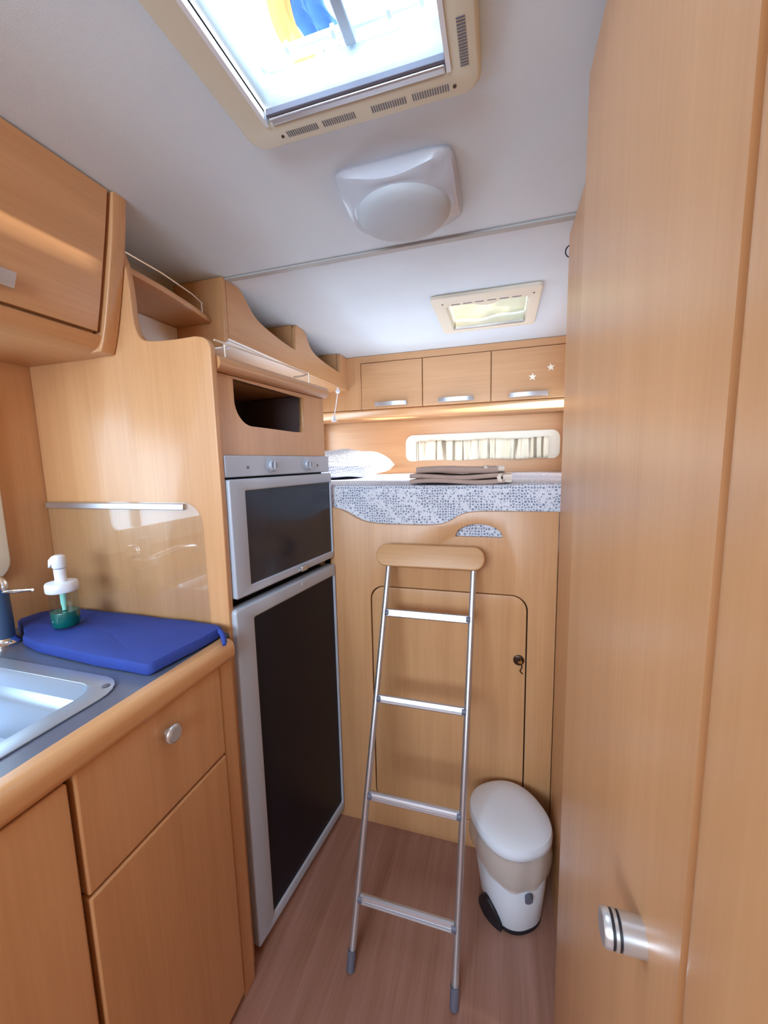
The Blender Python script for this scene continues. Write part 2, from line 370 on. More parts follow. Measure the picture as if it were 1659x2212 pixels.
sk = thing('kitchen_sink', 'stainless steel sink basin with stepped rounded edge in the worktop', 'sink', (-.88, .28, .945))
plate('rim', [SK, rr(-1.06, -.712, .07, .500, .045)], .003, 'xy', .9455, M_steel, sk, bev=.001)
def ring3(o, z): return [(a, b, z) for a, b in o]
def rs(x0, x1, y0, y1, r): return rr(x0, x1, y0, y1, r, 6)
MB().loft([ring3(rs(-1.06, -.712, .07, .50, .045), .948), ring3(rs(-1.056, -.716, .074, .496, .043), .938), ring3(rs(-1.052, -.72, .078, .490, .042), .918),
           ring3(rs(-1.04, -.733, .09, .476, .04), .912), ring3(rs(-1.036, -.738, .094, .470, .05), .90), ring3(rs(-1.02, -.752, .11, .452, .07), .84), ring3(rs(-.99, -.78, .14, .42, .08), .822)], caps=False).build('basin', M_steel, sk, smooth=True)
bmf = MB(); f_ = ring3(rs(-.99, -.78, .14, .42, .08), .822); bmf.bm.faces.new([bmf.bm.verts.new(p) for p in f_]); bmf.build('basin_floor', M_steel, sk)
MB().lathe([(.004, .9485), (.007, .9495), (.004, .9502), (.001, .9503)], (-.700, .505), 16).build('overflow_stud', M_greyplug, sk)
MB().lathe([(.030, .8225), (.028, .826), (.01, .825)], (-.885, .28), 24).build('drain', M_chrome, sk)

fc = thing('faucet', 'slate blue and chrome kitchen tap at the left edge behind the sink', 'faucet', (-1.118, .585, .945))
MB().lathe([(.030, .9455), (.030, .950), (.024, .955), (.022, .962)], (-1.118, .585), 28).build('base_ring', M_chrome, fc, smooth=True)
MB().lathe([(.021, .962), (.0215, 1.0), (.020, 1.076)], (-1.118, .585), 28).build('body', M_navy, fc, smooth=True)
MB().lathe([(.021, 1.0765), (.022, 1.082), (.020, 1.094), (.013, 1.106), (.004, 1.11)], (-1.118, .585), 28).build('cap', M_chrome, fc, smooth=True)
MB().tube([(-1.10, .587, 1.072), (-1.06, .592, 1.076), (-1.02, .598, 1.080)], [.005, .0042, .003]).build('lever', M_chrome, fc, smooth=True)
MB().tube([(-1.118, .575, 1.02), (-1.118, .50, 1.05), (-1.118, .40, 1.06), (-1.118, .33, 1.05), (-1.118, .32, 1.03)], .011).build('spout', M_chrome, fc, smooth=True)

# blue folded mat on the worktop
def padshape():
    o = smoothpts([(-1.188, .66), (-1.17, .642), (-1.10, .618), (-1.04, .575), (-.83, .556), (-.665, .5545), (-.65, .556), (-.646, .57), (-.632, .66), (-.628, .72), (-.633, .748), (-.70, .751), (-.86, .751), (-1.05, .751), (-1.13, .745), (-1.185, .72), (-1.188, .66)], 1)
    c = (sum(p[0] for p in o)/len(o), sum(p[1] for p in o)/len(o))
    def s(f, z): return [(c[0]+(a-c[0])*f, c[1]+(b-c[1])*f, z + .002*math.sin(a*40)*math.cos(b*35)) for a, b in o[:-1]]
    return [s(.985, .948), s(1, .952), s(1.0, .966), s(.985, .9715), s(.92, .973), s(.6, .9745), s(.2, .975)]
MB().loft(padshape()).build('drying_mat', M_blue, smooth=True)
pad = bpy.data.objects['drying_mat']; tag(pad, 'royal blue padded drying mat lying on the worktop behind the sink', 'mat')
MB().tube([(-.640, .735, .966), (-.615, .722, .962), (-.597, .705, .955), (-.592, .698, .950)], [.007, .006, .006, .004], 10).build('strap', M_blue, pad, smooth=True)

sd = thing('soap_dispenser', 'clear soap pump bottle with white pump standing on the blue mat', 'soap dispenser', (-.998, .645, .975))
BX, BY, Q = -.998, .645, .66
def lq(prof, n=40): return MB().lathe([(r*Q, z) for r, z in prof], (BX, BY), n)
lq([(.030, .9765), (.040, .978), (.0435, .984), (.044, 1.0), (.043, 1.068)]).build('bottle', M_bottle, sd, smooth=True)
lq([(.038, .980), (.0415, .985), (.0418, 1.014), (.041, 1.0155)]).build('liquid_soap', M_soap, sd, smooth=True)
lq([(.047, 1.064), (.049, 1.066), (.049, 1.082), (.046, 1.086), (.018, 1.088)]).build('collar', M_white, sd, smooth=True)
lq([(.0175, 1.086), (.018, 1.118)], 24).build('pump_neck', M_white, sd, smooth=True)
ph = lq([(.019, 1.120), (.0205, 1.122), (.0215, 1.140), (.020, 1.148), (.012, 1.151)], 24)
ph.loft([[(BX+dx*.8, BY+dy*.8, z) for dx, dy, z in q] for q in
         ([(0, -.012, 1.130), (0, .012, 1.130), (0, .012, 1.150), (0, -.012, 1.150)], [(-.016, -.010, 1.130), (-.016, .010, 1.130), (-.016, .010, 1.1475), (-.016, -.010, 1.1475)],
          [(-.038, -.007, 1.118), (-.038, .007, 1.118), (-.034, .007, 1.138), (-.034, -.007, 1.138)])])
ph.build('pump_head', M_white, sd, bevel=.0015)
MB().tube([(BX, BY, 1.064), (BX, BY, 1.03)], .0062).tube([(BX, BY, 1.03), (BX, BY, 1.017)], .0045).build('pump_tube', M_tube, sd, smooth=True)

sg = thing('splash_guard', 'clear glass splash guard with aluminium strips on the partition by the sink', 'splash guard', (-.94, .76, .96))
plate('pane', [rr(-1.19, -.681, .965, 1.266, [0, 0, .055, 0], 8)], -.004, 'xz', .763, M_glass, sg)
MB().box(-1.19, -.728, .754, .7645, 1.247, 1.262).build('top_strip', M_alu, sg, bevel=.0015)
MB().box(-1.12, -.686, .750, .7645, .948, .962).build('bottom_strip', M_alu, sg, bevel=.002)
MB().tube([(-.695, .7495, .955), (-.695, .751, .955)], .0025, 10).build('screw', M_greyplug, sg)

# ------------------------------------------------------------ overhead cabinet upper left
oc = thing('overhead_cabinet', 'beech overhead cabinet with curved flap door above the sink', 'cabinet', (-1.0, .1, 1.64))
prof = smoothpts([(-.893, 1.663), (-.876, 1.72), (-.856, 1.80), (-.838, 1.87), (-.822, 1.945)], 2)
dprof = prof + [(a-.018, b) for a, b in reversed(prof)]
plate('flap_door', [dprof], .72+.25, 'xz', -.25, W_y, oc, smooth=True)
und = smoothpts([(-.893, 1.655), (-.898, 1.645), (-.905, 1.632), (-.93, 1.622), (-.98, 1.62)], 2)
plate('bottom_board', [[(-1.198, 1.655)] + und + [(-1.198, 1.62)]], .765+.25, 'xz', -.25, W_y, oc, smooth=True)
cheek = smoothpts([(-.900, 1.622), (-.885, 1.655), (-.866, 1.72), (-.846, 1.80), (-.830, 1.87), (-.818, 1.949)], 1)
plate('end_cheek', [[(-1.198, 1.949), (-1.198, 1.622)] + cheek], .035, 'xz', .729, W_z, oc, bev=.004)
MB().box(-1.198, -.91, .70, .722, 1.66, 1.945).build('body', W_z, oc)
hd = MB(); hp = []
def flapx(z):
    for (a, b), (c, d) in zip(prof, prof[1:]):
        if b <= z <= d: return a+(c-a)*(z-b)/(d-b)
    return -.88
hd.loft([[(flapx(z)+dx, y, z) for dx, z in ((.012, 1.685), (.017, 1.685), (.021, 1.711), (.016, 1.711))] for y in (.31, .32, .43, .540, .548)])
hd.box(-.886, -.868, .345, .352, 1.69, 1.706).box(-.886, -.868, .530, .537, 1.69, 1.706)
hd.build('handle', M_alu, oc, bevel=.001)

# small open shelf and its gallery rail between partition and bed cupboard
ss = thing('corner_shelf', 'small open beech shelf with thin gallery rail under the ceiling by the partition', 'shelf', (-1.0, .95, 1.82))
plate('board', [[(-1.193, .784), (-.858, .784), (-.866, .90), (-.885, 1.02), (-.912, 1.128), (-1.193, 1.128)]], .016, 'xy', 1.812, W_y, ss, bev=.003)
MB().tube([(-.868, .784, 1.862), (-.872, .90, 1.862), (-.893, 1.03, 1.862), (-.915, 1.10, 1.862)], .0022, 8).build('gallery_rail', M_rail, ss, smooth=True)
MB().tube([(-.912, 1.092, 1.862), (-.912, 1.092, 1.828)], .0022, 8).build('rail_post', M_rail, ss)

# ------------------------------------------------------------ tall cupboard with niche, oven, fridge (stands slightly turned)
A = (-.633, .785, 0); RZ = -math.atan2(.055, .462)
tc_ = thing('tall_cupboard', 'tall beech cupboard housing oven and fridge with dark open niche', 'cabinet', A, RZ)
def loc(mb, name, m, parent, **k): return mb.build(name, m, parent, local=True, **k)
WD = .466
f1 = plate_mesh([[(0, 1.376), (WD, 1.376), (WD, 1.566), (0, 1.566)],
                 [(.058, 1.562), (.352, 1.556), (.352, 1.475)] + arc(.335, 1.462, .014, 0, -80, 4) + [(.30, 1.447), (.15, 1.450)] + arc(.118, 1.51, .06, 265, 180, 8)], -.018, 'yz', -.004)
link('front_panel', f1, W_z, tc_, local=True)
loc(MB().box(-.50, -.022, .0, .016, 0, 1.60).box(-.50, -.022, WD-.016, WD, 0, 1.60), 'body', W_z, tc_)
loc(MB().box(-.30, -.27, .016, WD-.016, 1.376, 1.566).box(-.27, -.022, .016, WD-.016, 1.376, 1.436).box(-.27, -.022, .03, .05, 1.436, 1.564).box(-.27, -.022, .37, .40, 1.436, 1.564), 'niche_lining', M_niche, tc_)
lip = plate_mesh([[(-.555, 1.568), (.0, 1.568)] + arc(0, 1.586, .018, -90, 70, 8) + [(-.03, 1.603), (-.555, 1.603)]], .47, 'xz', .0)
link('top_shelf', lip, W_y, tc_, local=True, smooth=True)
loc(MB().tube([(.005, .0, 1.634), (.006, .15, 1.634), (.006, .30, 1.633), (.004, .372, 1.631), (-.02, .385, 1.630), (-.06, .387, 1.630)], .0024, 8), 'gallery_rail', M_rail, tc_, smooth=True)
for y in (.030, .374):
    loc(MB().tube([(.005, y, 1.634), (.005, y, 1.600)], .0022, 8), 'rail_post', M_rail, tc_)
loc(MB().box(-.50, -.012, .016, WD-.016, 0, .030), 'plinth', W_z, tc_)
loc(MB().box(-.45, -.03, .016, WD-.016, .998, 1.024), 'gap_lining', M_dark, tc_)

ov = thing('oven', 'built-in oven with silver frame, two dials and dark glass door', 'oven', A, RZ)
loc(MB().box(-.42, -.012, .018, WD-.018, 1.026, 1.374), 'body', M_dark, ov)
cpn = loc(MB().box(-.012, .010, 0, WD, 1.322, 1.375), 'control_panel', M_silver, ov, bevel=.003)
for y in (.166, .335):
    def lx(prof, cy, cz): return lathe_x(prof, 0, cy, cz, 32)
    k = lx([(.010, .021), (.0125, .0208), (.013, .0165), (.020, .0155), (.0215, .0145), (.0215, .0115), (.0185, .0105)], y, 1.349).build('dial', M_silver, ov, local=True, smooth=True)
    loc(MB().box(.017, .0245, y-.003, y+.003, 1.338, 1.360), 'dial_grip', M_silver, k, bevel=.001)
for y in (.075, .395):
    lx([(.0100, .004), (.0112, .0035)], y, 1.345).build('indicator', M_greyplug, ov, local=True)
od = link('door', plate_mesh([rr(0, WD, 1.022, 1.317, [.006, .004, .004, .006]), rr(.053, .457, 1.046, 1.287, .003)], .030, 'yz', -.012, .004), M_silver, ov, local=True, smooth=True)
loc(MB().box(-.008, .013, .050, .460, 1.043, 1.290), 'glass', M_blackglass, od)
loc(MB().box(.012, .026, .262, .290, 1.024, 1.040).box(.016, .024, .250, .262, 1.028, 1.034), 'latch', M_alu, od, bevel=.002)

fr = thing('fridge', 'tall refrigerator with silver door frame and black panel below the oven', 'refrigerator', A, RZ)
loc(MB().box(-.45, -.016, .018, WD-.018, .034, .994), 'body', M_dark, fr)
fd = link('door', plate_mesh([rr(-.010, WD, .034, .998, [.004, .004, .004, .01]), rr(.054, .456, .068, .958, .004)], .034, 'yz', -.014, .006), M_silver, fr, local=True, smooth=True)
loc(MB().box(-.010, .013, .050, .460, .064, .962), 'door_panel', M_blackpanel, fd)
loc(MB().box(.012, .022, .262, .292, .978, .990), 'latch', M_silver, fd, bevel=.002)

# ------------------------------------------------------------ open cupboard along the left above the bed
bs = thing('bed_wall_shelf', 'long beech open shelf with scalloped front high above the bed', 'shelf', (-1.0, 1.6, 1.76))
top = [(1.1505, 1.949), (1.200, 1.949)] + smoothpts([(1.205, 1.949), (1.235, 1.945), (1.262, 1.915), (1.31, 1.878), (1.40, 1.860), (1.50, 1.847), (1.596, 1.842)], 2)[1:] \
    + [(1.604, 1.93), (1.613, 1.949), (1.668, 1.949)] + smoothpts([(1.672, 1.949), (1.70, 1.94), (1.725, 1.90), (1.77, 1.872), (1.90, 1.855), (2.05, 1.848)], 2)[1:] + [(2.085, 1.848), (2.092, 1.93), (2.10, 1.949), (2.199, 1.949), (2.199, 1.765), (1.1505, 1.765)]
plate('front_board', [top], -.020, 'yz', -.862, W_y, bs, bev=.003)
MB().box(-1.198, -.882, 1.15, 2.199, 1.765, 1.783).build('bottom_board', W_y, bs)
ep = [(-1.198, 1.949), (-.862, 1.949), (-.862, 1.79)] + arc(-.90, 1.775, .038, 20, -85, 6) + [(-1.198, 1.735)]
plate('end_panel', [ep], .018, 'xz', 1.132, W_z, bs, bev=.003)
for y in (1.604, 2.090):
    plate('divider', [[(-1.198, 1.783), (-.883, 1.783), (-.883, 1.949), (-1.198, 1.949)]], .016, 'xz', y, W_z, bs)
for i, (y, lb) in enumerate(((1.150, 'white knob under the near end of the bed shelf'), (2.075, 'white knob under the far end of the bed shelf holding a short cord'))):
    hk = thing('knob_hook', lb, 'hook', (-.872, y, 1.765))
    MB().tube([(-.874, y, 1.765), (-.874, y, 1.752)], .006).build('stem', M_white, hk)
    MB().lathe([(.003, 1.734), (.011, 1.738), (.0135, 1.745), (.011, 1.752), (.003, 1.756)], (-.874, y), 20).build('ball', M_white, hk, smooth=True)
pc = thing('pull_cord', 'white cord with cone tassel hanging from the knob over the pillow', 'cord', (-.88, 2.07, 1.74))
MB().tube([(-.876, 2.075, 1.735), (-.884, 2.075, 1.69), (-.893, 2.072, 1.64), (-.898, 2.07, 1.615)], .0025, 8).build('cord', M_white, pc, smooth=True)
MB().lathe([(.004, 1.618), (.008, 1.606), (.015, 1.585), (.016, 1.582)], (-.9, 2.07), 20).build('tassel', M_white, pc, smooth=True)

# ------------------------------------------------------------ overhead cupboards across the back
rc = thing('rear_overhead_cabinet', 'long three-door beech cabinet across the rear wall above the bed', 'cabinet', (-.25, 2.35, 1.61))
MB().box(-1.195, .368, 2.212, 2.497, 1.655, 1.948).build('body', W_x, rc)
pr = [(2.498, 1.612), (2.26, 1.612)] + arc(2.232, 1.640, .028, 250, 185, 6) + [(2.200, 1.645), (2.200, 1.650), (2.498, 1.658)]
plate('bottom_lip', [[(2.498, 1.610), (2.250, 1.610)] + arc(2.236, 1.632, .022, 270, 200, 6) + [(2.206, 1.642), (2.206, 1.652), (2.498, 1.655)]], 1.563, 'yz', -1.195, W_x, rc)
MB().box(-1.195, -.779, 2.196, 2.212, 1.655, 1.948).build('side_stile', W_z, rc)
MB().box(-.779, .368, 2.196, 2.212, 1.912, 1.948).build('top_rail', W_x, rc)
MB().box(.311, .368, 2.196, 2.212, 1.655, 1.912).build('side_stile', W_z, rc)
for a, b, h0, h1 in ((-.776, -.423, -.694, -.509), (-.419, -.059, -.332, -.146), (-.055, .307, .035, .221)):
    d = MB().box(a, b, 2.192, 2.211, 1.655, 1.909).build('door', W_x, rc, bevel=.003)
    hm = MB(); n = 10
    hm.loft([[(h0+(h1-h0)*i/n, 2.192-.008-.012*math.sin(math.pi*i/n)**.6+dy, z) for dy, z in ((0, 1.666), (-.005, 1.666), (-.005, 1.689), (0, 1.689))] for i in range(n+1)])
    hm.box(h0+.002, h0+.010, 2.182, 2.193, 1.668, 1.687).box(h1-.010, h1-.002, 2.182, 2.193, 1.668, 1.687)
    hm.build('handle', M_alu, d, bevel=.001)
def star(name, cx, cz, r, rot, lb):
    o = [(cx+(r if k % 2 == 0 else r*.42)*math.sin(rot+k*math.pi/5), cz+(r if k % 2 == 0 else r*.42)*math.cos(rot+k*math.pi/5)) for k in range(10)]
    s = plate(name, [o], -.0012, 'xz', 2.1918, M_star); tag(s, lb, 'sticker', 'star stickers on the right cabinet door')
star('star_sticker', .146, 1.763, .020, .05, 'lower left white star sticker on the right rear cabinet door')
star('star_sticker', .231, 1.803, .020, -.1, 'upper right white star sticker on the right rear cabinet door')

# ------------------------------------------------------------ bed: front board with hatch, mattress, pillow, towels
bf = thing('raised_bed', 'raised beech bed platform with rounded hatch in its front board', 'bed', (-.2, 1.85, 0))
btop = [(-.577, 1.202)] + smoothpts([(-.565, 1.198), (-.523, 1.190), (-.47, 1.160), (-.43, 1.147), (-.36, 1.143), (-.294, 1.143), (-.21, 1.143), (-.165, 1.152), (-.125, 1.180), (-.085, 1.190), (-.02, 1.192), (.1675, 1.192)], 2)
moon = [(-.137, 1.109)] + [(-.065+.072*-math.cos(math.radians(a)), 1.109+.042*math.sin(math.radians(a))) for a in range(8, 173, 8)] + [(.007, 1.109)]
hatch = rr(-.430, .086, .10, .928, .05, 8)
plate('front_board', [[(.1675, 0), (-.577, 0)] + btop, moon[::-1], hatch], .018, 'xz', 1.247, W_z, bf, bev=.002)
hd_ = plate('hatch', [rr(-.4265, .0825, .1035, .9245, .047, 8)], .016, 'xz', 1.248, W_z, bf, bev=.0025)
bx = MB(); lk = []
for k in range(28): pass
lkm = MB(); n = 28
lkm.loft([[(.062+r*math.cos(2*math.pi*k/n), y, .716+r*math.sin(2*math.pi*k/n)) for k in range(n)] for y, r in ((1.248, .0165), (1.243, .0165), (1.2415, .014))]); lkm.build('lock', M_bronze, hd_, smooth=True)
MB().box(.0665, .0685, 1.228, 1.243, .712, .726).box(.060, .072, 1.226, 1.229, .715, .722).build('key', M_brass, hd_)
MB().tube([(.069, 1.236, .712), (.072, 1.240, .695), (.066, 1.242, .682), (.074, 1.243, .672)], .0018, 6).build('key_loop', M_bronze, hd_)
MB().box(-1.19, .365, 1.35, 2.49, 1.04, 1.06).build('slat_board', W_x, bf)
MB().box(-.5, .15, 1.275, 1.285, .02, 1.04).build('hatch_lining', M_dark, bf)

def mat_top(u, v):
    x = -1.185+u*1.545
    k0 = max(0, -.575-x)*.14
    if v < .25:
        z = 1.068+(v/.25)*.185; y = 1.268+k0
        return (x, y+.003*math.sin(x*23+z*31), z)
    if v < .4:
        a = (v-.25)/.15*math.pi/2; return (x, 1.268+k0+.022*(1-math.cos(a))+.002*math.sin(x*23), 1.253+.020*math.sin(a)+.002*math.sin(x*9))
    t = (v-.4)/.6; y = 1.290+k0+t*(1.2-k0)
    return (x, y, 1.273+.002*math.sin(x*9)+.004*math.sin(x*7+y*9)*math.sin(math.pi*t))
mt = thing('mattress', 'mattress in blue-grey honeycomb print sheet on the raised bed', 'mattress', (-.4, 1.85, 1.06))
me_ = MB().grid(mat_top, 90, 60).build('fitted_sheet', M_sheet, mt, smooth=True)
MB().box(-1.18, .355, 1.36, 2.485, 1.062, 1.262).build('core', M_white, mt)

def pillow(cx, cy, z0, lx_, ly_, hz, rz):
    def f(u, v):
        a = u*2-1; b = v*2-1
        e = (1-abs(a)**3.2)*(1-abs(b)**3.2); e = max(e, 0)**.5
        px = a*lx_/2*(1-.06*b*b); py = b*ly_/2*(1-.06*a*a)
        return px, py, e
    m = MB()
    for s in (1, -1):
        m.grid(lambda u, v: (lambda q: (cx+q[0]*math.cos(rz)-q[1]*math.sin(rz), cy+q[0]*math.sin(rz)+q[1]*math.cos(rz), z0+hz*.42+(q[2]*hz*.58 if s > 0 else -q[2]*hz*.42)+.004*math.sin(q[0]*31+q[1]*17)*q[2]))(f(u, v)), 28, 28)
    bmesh.ops.remove_doubles(m.bm, verts=m.bm.verts, dist=.0008)
    return m
pl = pillow(-.85, 1.95, 1.275, .58, .46, .145, .02).build('pillow', M_sheet, smooth=True)
tag(pl, 'plump pillow in pale honeycomb print lit by sun behind the oven', 'pillow')

def towel(name, x0, x1, y0, y1, z0, th, lb, folds, bandx):
    root = thing(name, lb, 'towel', ((x0+x1)/2, (y0+y1)/2, z0), 0, 'folded taupe towels on the bed')
    m = MB(); n = 40; t = th/folds
    for k in range(folds):
        zz = z0+k*t; ring = rr(y0+.004*k, y1, zz, zz+t*.97, t*.45, 5)
        m.loft([[(x+(-.012*math.cos(0) if 0 else 0), a+.003*math.sin(x*40+k), b+.0035*math.sin(x*22+1.3*k)*(1 if folds > 1 else .6)) for a, b in ring] for x in [x0+(x1-x0)*i/n for i in range(n+1)]])
    m.build('folded_cloth', M_towel, root, smooth=True)
    b = MB(); r2 = rr(y0-.001, y1+.001, z0+.001, z0+th+.0012, th*.3, 5)
    b.loft([[(x+.004*math.sin(q*300), p, q+.002*math.sin(x*60)) for p, q in r2] for x in (bandx, bandx+.006, bandx+.012)], caps=False)
    b.build('pale_band', M_satinband, root, smooth=True)
    f = MB(); r3 = rr(y0+.002, y1-.002, z0+.002, z0+th-.001, th*.4, 5)
    f.loft([[(x1+dx, p+.002*math.sin(q*500), q) for p, q in r3] for dx in (-.006, .008, .016, .020)]); f.build('fringe', M_satinband, root, smooth=True)
    return root
towel('folded_towel', -.295, .012, 1.285, 1.50, 1.2755, .030, 'larger folded taupe towel lying on the mattress under the other', 2, -.012)
towel('folded_towel', -.275, -.010, 1.300, 1.49, 1.3095, .021, 'smaller folded taupe towel on top of the larger towel', 1, -.055)

# ------------------------------------------------------------ ladder
ld = thing('bed_ladder', 'aluminium ladder with wooden top board leaning on the bed front', 'ladder', (-.23, .82, 0))
S = .366
def lp(x, z): return (x, .816+S*z, z)
nrm = Vector((0, 1, -S)).normalized(); updir = Vector((0, S, 1)).normalized()
for xa, xb in ((-.368, -.344), (-.093, -.076)):
    p0, p1 = Vector(lp(xa, .012)), Vector(lp(xb, 1.030))
    r_ = MB().tube([p0, p1], .0090, 16).build('rail', M_alu, ld, smooth=True)
    MB().tube([Vector(lp(xa, .001)), Vector(lp(xa, .045))], .0112, 16).build('foot', M_greyplug, r_, smooth=True)
for z in (.880, .642, .396, .158):
    xa = -.368+.024*z/1.01+.009; xb = -.093+.017*z/1.01-.009
    m = MB(); c0 = Vector(lp(0, z))
    sec = [(-.012, .0035), (-.009, .008), (-.003, .0085), (-.0022, .0065), (.0022, .0065), (.003, .0085), (.009, .008), (.012, .0035), (.012, -.004), (-.012, -.004)]
    # a tread turned so its top faces up and forward
    T = Vector((0, -1, .35)).normalized(); Bv = Vector((0, .35, 1)).normalized()
    m.loft([[Vector((x, c0.y, c0.z))+Bv*a+T*b for a, b in sec] for x in (xa, xb)])
    rg = m.build('rung', M_alu, ld)
    for x in (xa, xb): MB().tube([(x-.006, c0.y, c0.z), (x+.006, c0.y, c0.z)], .0118, 12).build('joint_sleeve', M_greyplug, rg, smooth=True)
bl = plate_mesh([rr(-.385, -.043, -.033, .039, .034, 8)], .030, 'xz', 0, .005)
cB = Vector(lp(0, 1.046))
for v in bl.vertices:
    a, b, c = v.co; v.co = Vector((a, cB.y, cB.z)) + updir*c + nrm*(b-.017)
link('top_board', bl, M_ladder, ld, smooth=True)

# ------------------------------------------------------------ pedal bin
pb = thing('pedal_bin', 'white oval pedal bin with clear liner beside the ladder', 'bin', (.045, 1.10, 0))
def dsh(cx, cy, r, z, fy=1.0, n=44):
    out = []
    for k in range(n):
        a = 2*math.pi*k/n; c, s = math.cos(a), math.sin(a)
        e = 2.35; q = (abs(c)**e+abs(s)**e)**(-1/e)
        ca, sa = math.cos(.55), math.sin(.55); x, y = r*.93*q*c, r*1.04*q*s*fy
        out.append((cx+x*ca-y*sa, cy+x*sa+y*ca, z))
    return out
BCX, BCY = .038, 1.105
MB().loft([dsh(BCX+.008, BCY, .084, .0), dsh(BCX+.008, BCY, .086, .004), dsh(BCX+.008, BCY, .086, .012)]).build('base_ring', M_black, pb, smooth=True)
MB().loft([dsh(BCX+.008, BCY, .083, .012), dsh(BCX+.008, BCY, .0865, .018), dsh(BCX+.005, BCY, .098, .12), dsh(BCX+.002, BCY, .108, .235), dsh(BCX, BCY, .110, .262)]).build('body', M_white, pb, smooth=True)
def bag(z, r, ph):
    return [(p[0]+(p[0]-BCX)*.03*math.sin(k*1.7+ph), p[1]+(p[1]-BCY)*.03*math.sin(k*1.3+ph), z+.010*math.sin(k*.31+ph)*(1 if z < .24 else 0)) for k, p in enumerate(dsh(BCX, BCY, r, z))]
lb_ = MB().loft([bag(.272, .1125, 0), bag(.245, .1165, .4), bag(.215, .1165, .9), bag(.190, .1125, 1.3), bag(.176, .1085, 1.3)], caps=False).build('liner_bag', M_bag, pb, smooth=True)
MB().loft([dsh(BCX, BCY, .114, .272), dsh(BCX, BCY, .117, .276), dsh(BCX, BCY, .1175, .292), dsh(BCX, BCY, .114, .303), dsh(BCX, BCY, .100, .310), dsh(BCX, BCY, .06, .3135), dsh(BCX, BCY, .01, .3145)]).build('lid', M_white, pb, smooth=True)
# pedal: black plate set into the lower front
def pedal():
    m = MB(); n = 10; R = []
    for i in range(n+1):
        a = math.radians(196+58*i/n); q = 1.0
        h = .010+.062*math.sin(math.pi*min(1, (1-i/n)*.98+.02))**.7*.95
        cx, cy = BCX+.008, BCY
        R.append([(cx+(.082)*math.cos(a), cy+.082*math.sin(a), .003), (cx+.0985*math.cos(a), cy+.0985*math.sin(a), .003), (cx+.0985*math.cos(a), cy+.0985*math.sin(a), max(.012, h)), (cx+.084*math.cos(a), cy+.084*math.sin(a), max(.014, h+.006))])
    m.loft(R); return m
pedal().build('pedal', M_black, pb, bevel=.002)
MB().loft([[(BCX+.052+.012*math.cos(2*math.pi*k/20)*.9, BCY-.108-d+.004*math.cos(2*math.pi*k/20), .150+.009*math.sin(2*math.pi*k/20)) for k in range(20)] for d in (-.012, .002, .003)]).build('handle_pin', M_greyplug, pb, smooth=True)

# ------------------------------------------------------------ ceiling lamp
cl = thing('ceiling_lamp', 'square pearl grey ceiling lamp with round frosted diffuser', 'lamp', (-.222, .945, CZ))
LX, LY = -.222, .945
def sq(h, z, r, n=64, pinch=0):
    out = []
    for k in range(n):
        a = 2*math.pi*k/n; c, s = math.cos(a), math.sin(a)
        p = r; q = (abs(c)**p+abs(s)**p)**(-1/p)
        zz = z + (pinch*(abs(math.cos(2*a))) if pinch else 0)
        out.append((LX+h*q*c, LY+h*q*s*.93, zz))
    return out
MB().loft([sq(.124, CZ, 9), sq(.127, CZ-.004, 9), sq(.127, CZ-.008, 9), sq(.122, CZ-.013, 8, pinch=-.022), sq(.117, CZ-.020, 4.2, pinch=-.018), sq(.110, CZ-.034, 2.3, pinch=-.004), sq(.108, CZ-.038, 2.03), sq(.1055, CZ-.040, 2)]).build('trim', M_lamptrim, cl, smooth=True)
MB().loft([sq(.1065, CZ-.037, 2), sq(.105, CZ-.045, 2), sq(.098, CZ-.053, 2), sq(.080, CZ-.061, 2), sq(.05, CZ-.067, 2), sq(.02, CZ-.069, 2), sq(.003, CZ-.0695, 2)]).build('diffuser', M_diff, cl, smooth=True)

# ------------------------------------------------------------ roof hatch near the camera
rh = thing('roof_hatch', 'large cream framed roof hatch with clear dome open to daylight', 'skylight', (-.24, .43, CZ))
plate('ceiling_frame', [rr(-.447, -.037, .10, .718, .03), rr(-.394, -.084, .185, .672, .012)], -.020, 'xy', CZ, M_creamy, rh, bev=.006)
sl = MB()
def slits(mb, x0, x1, y0, y1, n, along='x'):
    for i in range(n):
        if along == 'x':
            x = x0+(x1-x0)*(i+.5)/n; mb.box(x-.0009, x+.0009, y0, y1, CZ-.0207, CZ-.018)
        else:
            y = y0+(y1-y0)*(i+.5)/n; mb.box(x0, x1, y-.0009, y+.0009, CZ-.0207, CZ-.018)
for a in (-.372, -.303, -.215, -.146):
    q = MB(); slits(q, a, a+.060, .690, .702, 15); q.build('vent_slits', M_greyplug, rh)
for b in (.50, .60):
    q = MB(); slits(q, -.066, -.054, b, b+.07, 16, 'y'); q.build('vent_slits', M_greyplug, rh)
for x in (-.381, -.078): MB().tube([(x, .697, CZ-.0212), (x, .697, CZ-.018)], .0028, 10).build('screw', M_bronze, rh)
sh = MB(); o1 = rr(-.392, -.086, .19, .668, .02); o2 = rr(-.392, -.086, .19, .668, .02)
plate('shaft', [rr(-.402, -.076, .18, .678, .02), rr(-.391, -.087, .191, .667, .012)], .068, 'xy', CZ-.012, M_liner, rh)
MB().box(-.386, -.088, .658, .672, CZ-.022, CZ-.006).build('screen_cassette', M_alu, rh, bevel=.003)
MB().box(-.386, -.088, .651, .657, CZ-.020, CZ-.010).build('pull_bar', M_greyplug, rh, bevel=.001)
for x in (-.398, -.087): MB().box(x, x+.007, .19, .67, CZ-.022, CZ-.008).build('side_channel', M_white, rh)
dmf = plate('dome_frame', [rr(-.402, -.076, .18, .678, .03), rr(-.379, -.099, .205, .656, .035)], .012, 'xy', 2.019, M_white, rh, bev=.004)
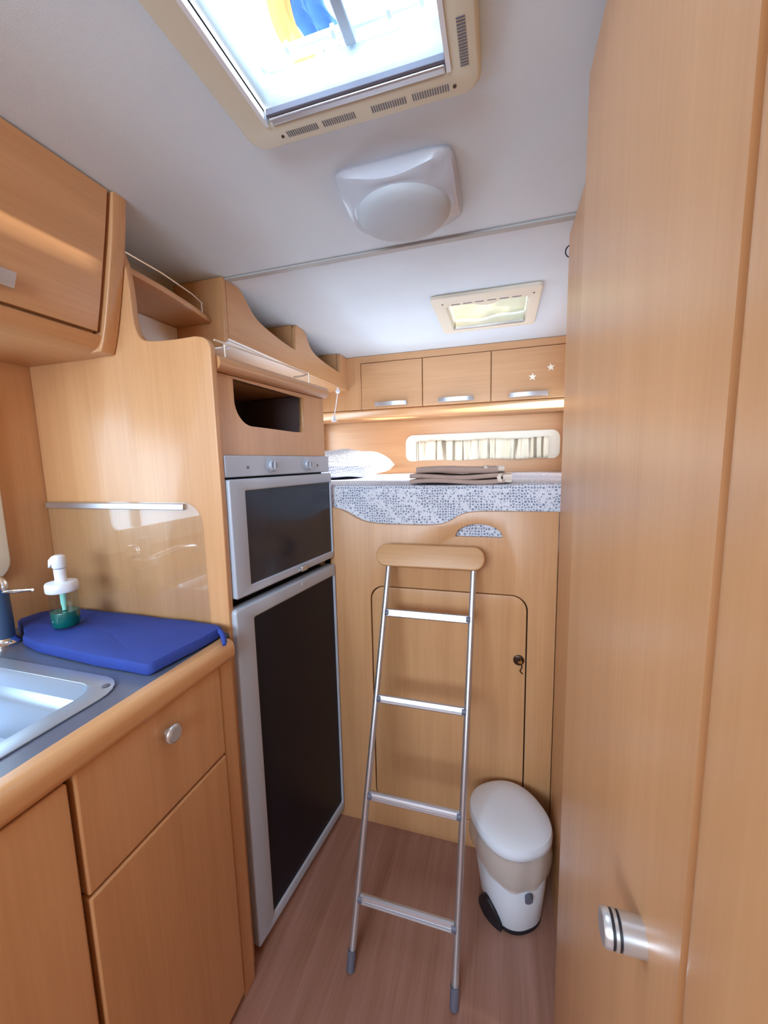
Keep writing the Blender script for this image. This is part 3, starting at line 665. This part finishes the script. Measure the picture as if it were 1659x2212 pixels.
for x in (-.34, -.26, -.17, -.12): MB().box(x-.003, x+.003, .645, .658, 2.012, 2.022).build('clip', M_white, dmf)
MB().box(-.244, -.226, .20, .664, 2.000, 2.018).build('cross_bar', M_silver, rh, bevel=.003)
def dome(u, v):
    a, b = u*2-1, v*2-1
    return (-.239+a*.15, .43+b*.235, 2.030+.045*((1-a**4)*(1-b**4))**.6)
MB().grid(dome, 24, 24).build('dome', M_dome, rh, smooth=True)
plate('added_sun_curb', [rr(-.47, -.01, .05, .97, .03), rr(-.405, -.075, .10, .93, .02)], .036, 'xy', 2.0315, M_white, rh)  # unseen curb added to stop low sun slipping in under the dome
# stand-in cloth for the blue and orange blur beyond the hatch
aw = thing('hatch_cloth', 'stand-in cloth for the blue and orange blur above the roof hatch', 'hatch_cloth', (-.40, .85, 2.35))
MB().grid(lambda u, v: (-.425+.085*u-.02*v+.012*math.sin(v*9), .76+.19*v, 2.30+.012*math.sin(u*14+v*5)), 16, 16).build('blue_cloth', M_bluecloth, aw, smooth=True)
MB().grid(lambda u, v: (-.475+.055*u-.01*v+.010*math.sin(v*7), .72+.25*v, 2.295+.008*math.sin(u*9+v*4)), 10, 16).build('orange_cloth', M_orange, aw, smooth=True)

# rear roof vent over the bed
rv = thing('rear_roof_vent', 'small cream roof vent with closed blind over the bed', 'skylight', (-.06, 1.745, CZ))
plate('ceiling_frame', [rr(-.262, .130, 1.515, 1.925, .02), rr(-.214, .090, 1.603, 1.887, .01)], -.014, 'xy', CZ, M_cream, rv, bev=.004)
plate('shaft', [rr(-.222, .098, 1.595, 1.895, .01), rr(-.212, .088, 1.605, 1.885, .008)], .06, 'xy', CZ-.008, M_cream, rv)
for i in range(6):
    x = -.190+i*.044; MB().box(x, x+.032, 1.583, 1.588, CZ-.0148, CZ-.012).build('vent_slit', M_greyplug, rv)
for x in (-.222, .103): MB().tube([(x, 1.572, CZ-.0152), (x, 1.572, CZ-.012)], .0035, 10).build('screw', M_bronze, rv)
MB().grid(lambda u, v: (-.21+.296*u, 1.607+.276*v, CZ+.030+.006*math.sin(v*math.pi*3+math.sin(u*5))+.003*math.sin(u*13+v*6)), 40, 40).build('blind', M_blind, rv, smooth=True)
MB().box(-.208, .084, 1.872, 1.886, CZ-.013, CZ-.001).build('blind_bar', M_alu, rv, bevel=.003)
MB().box(-.208, .084, 1.606, 1.622, CZ+.008, CZ+.020).build('upper_bar', M_brass, rv, bevel=.003)
plate('pull_handle', [[(-.060+.048*math.cos(math.radians(a)), 1.606+.040*math.sin(math.radians(a))) for a in range(0, 181, 10)]], -.006, 'xy', CZ-.002, M_cream, rv, bev=.002)

# dark ring on the side wall by the bed
rg_ = MB(); rg_.tube([(.176+.014*math.cos(a), 1.262, 1.915+.016*math.sin(a)) for a in [2*math.pi*k/28 for k in range(29)]], .0018, 8, caps=False)
rgo = rg_.build('metal_ring', M_black, smooth=True); tag(rgo, 'thin dark metal ring peeking out behind the right wall edge near ceiling', 'ring')
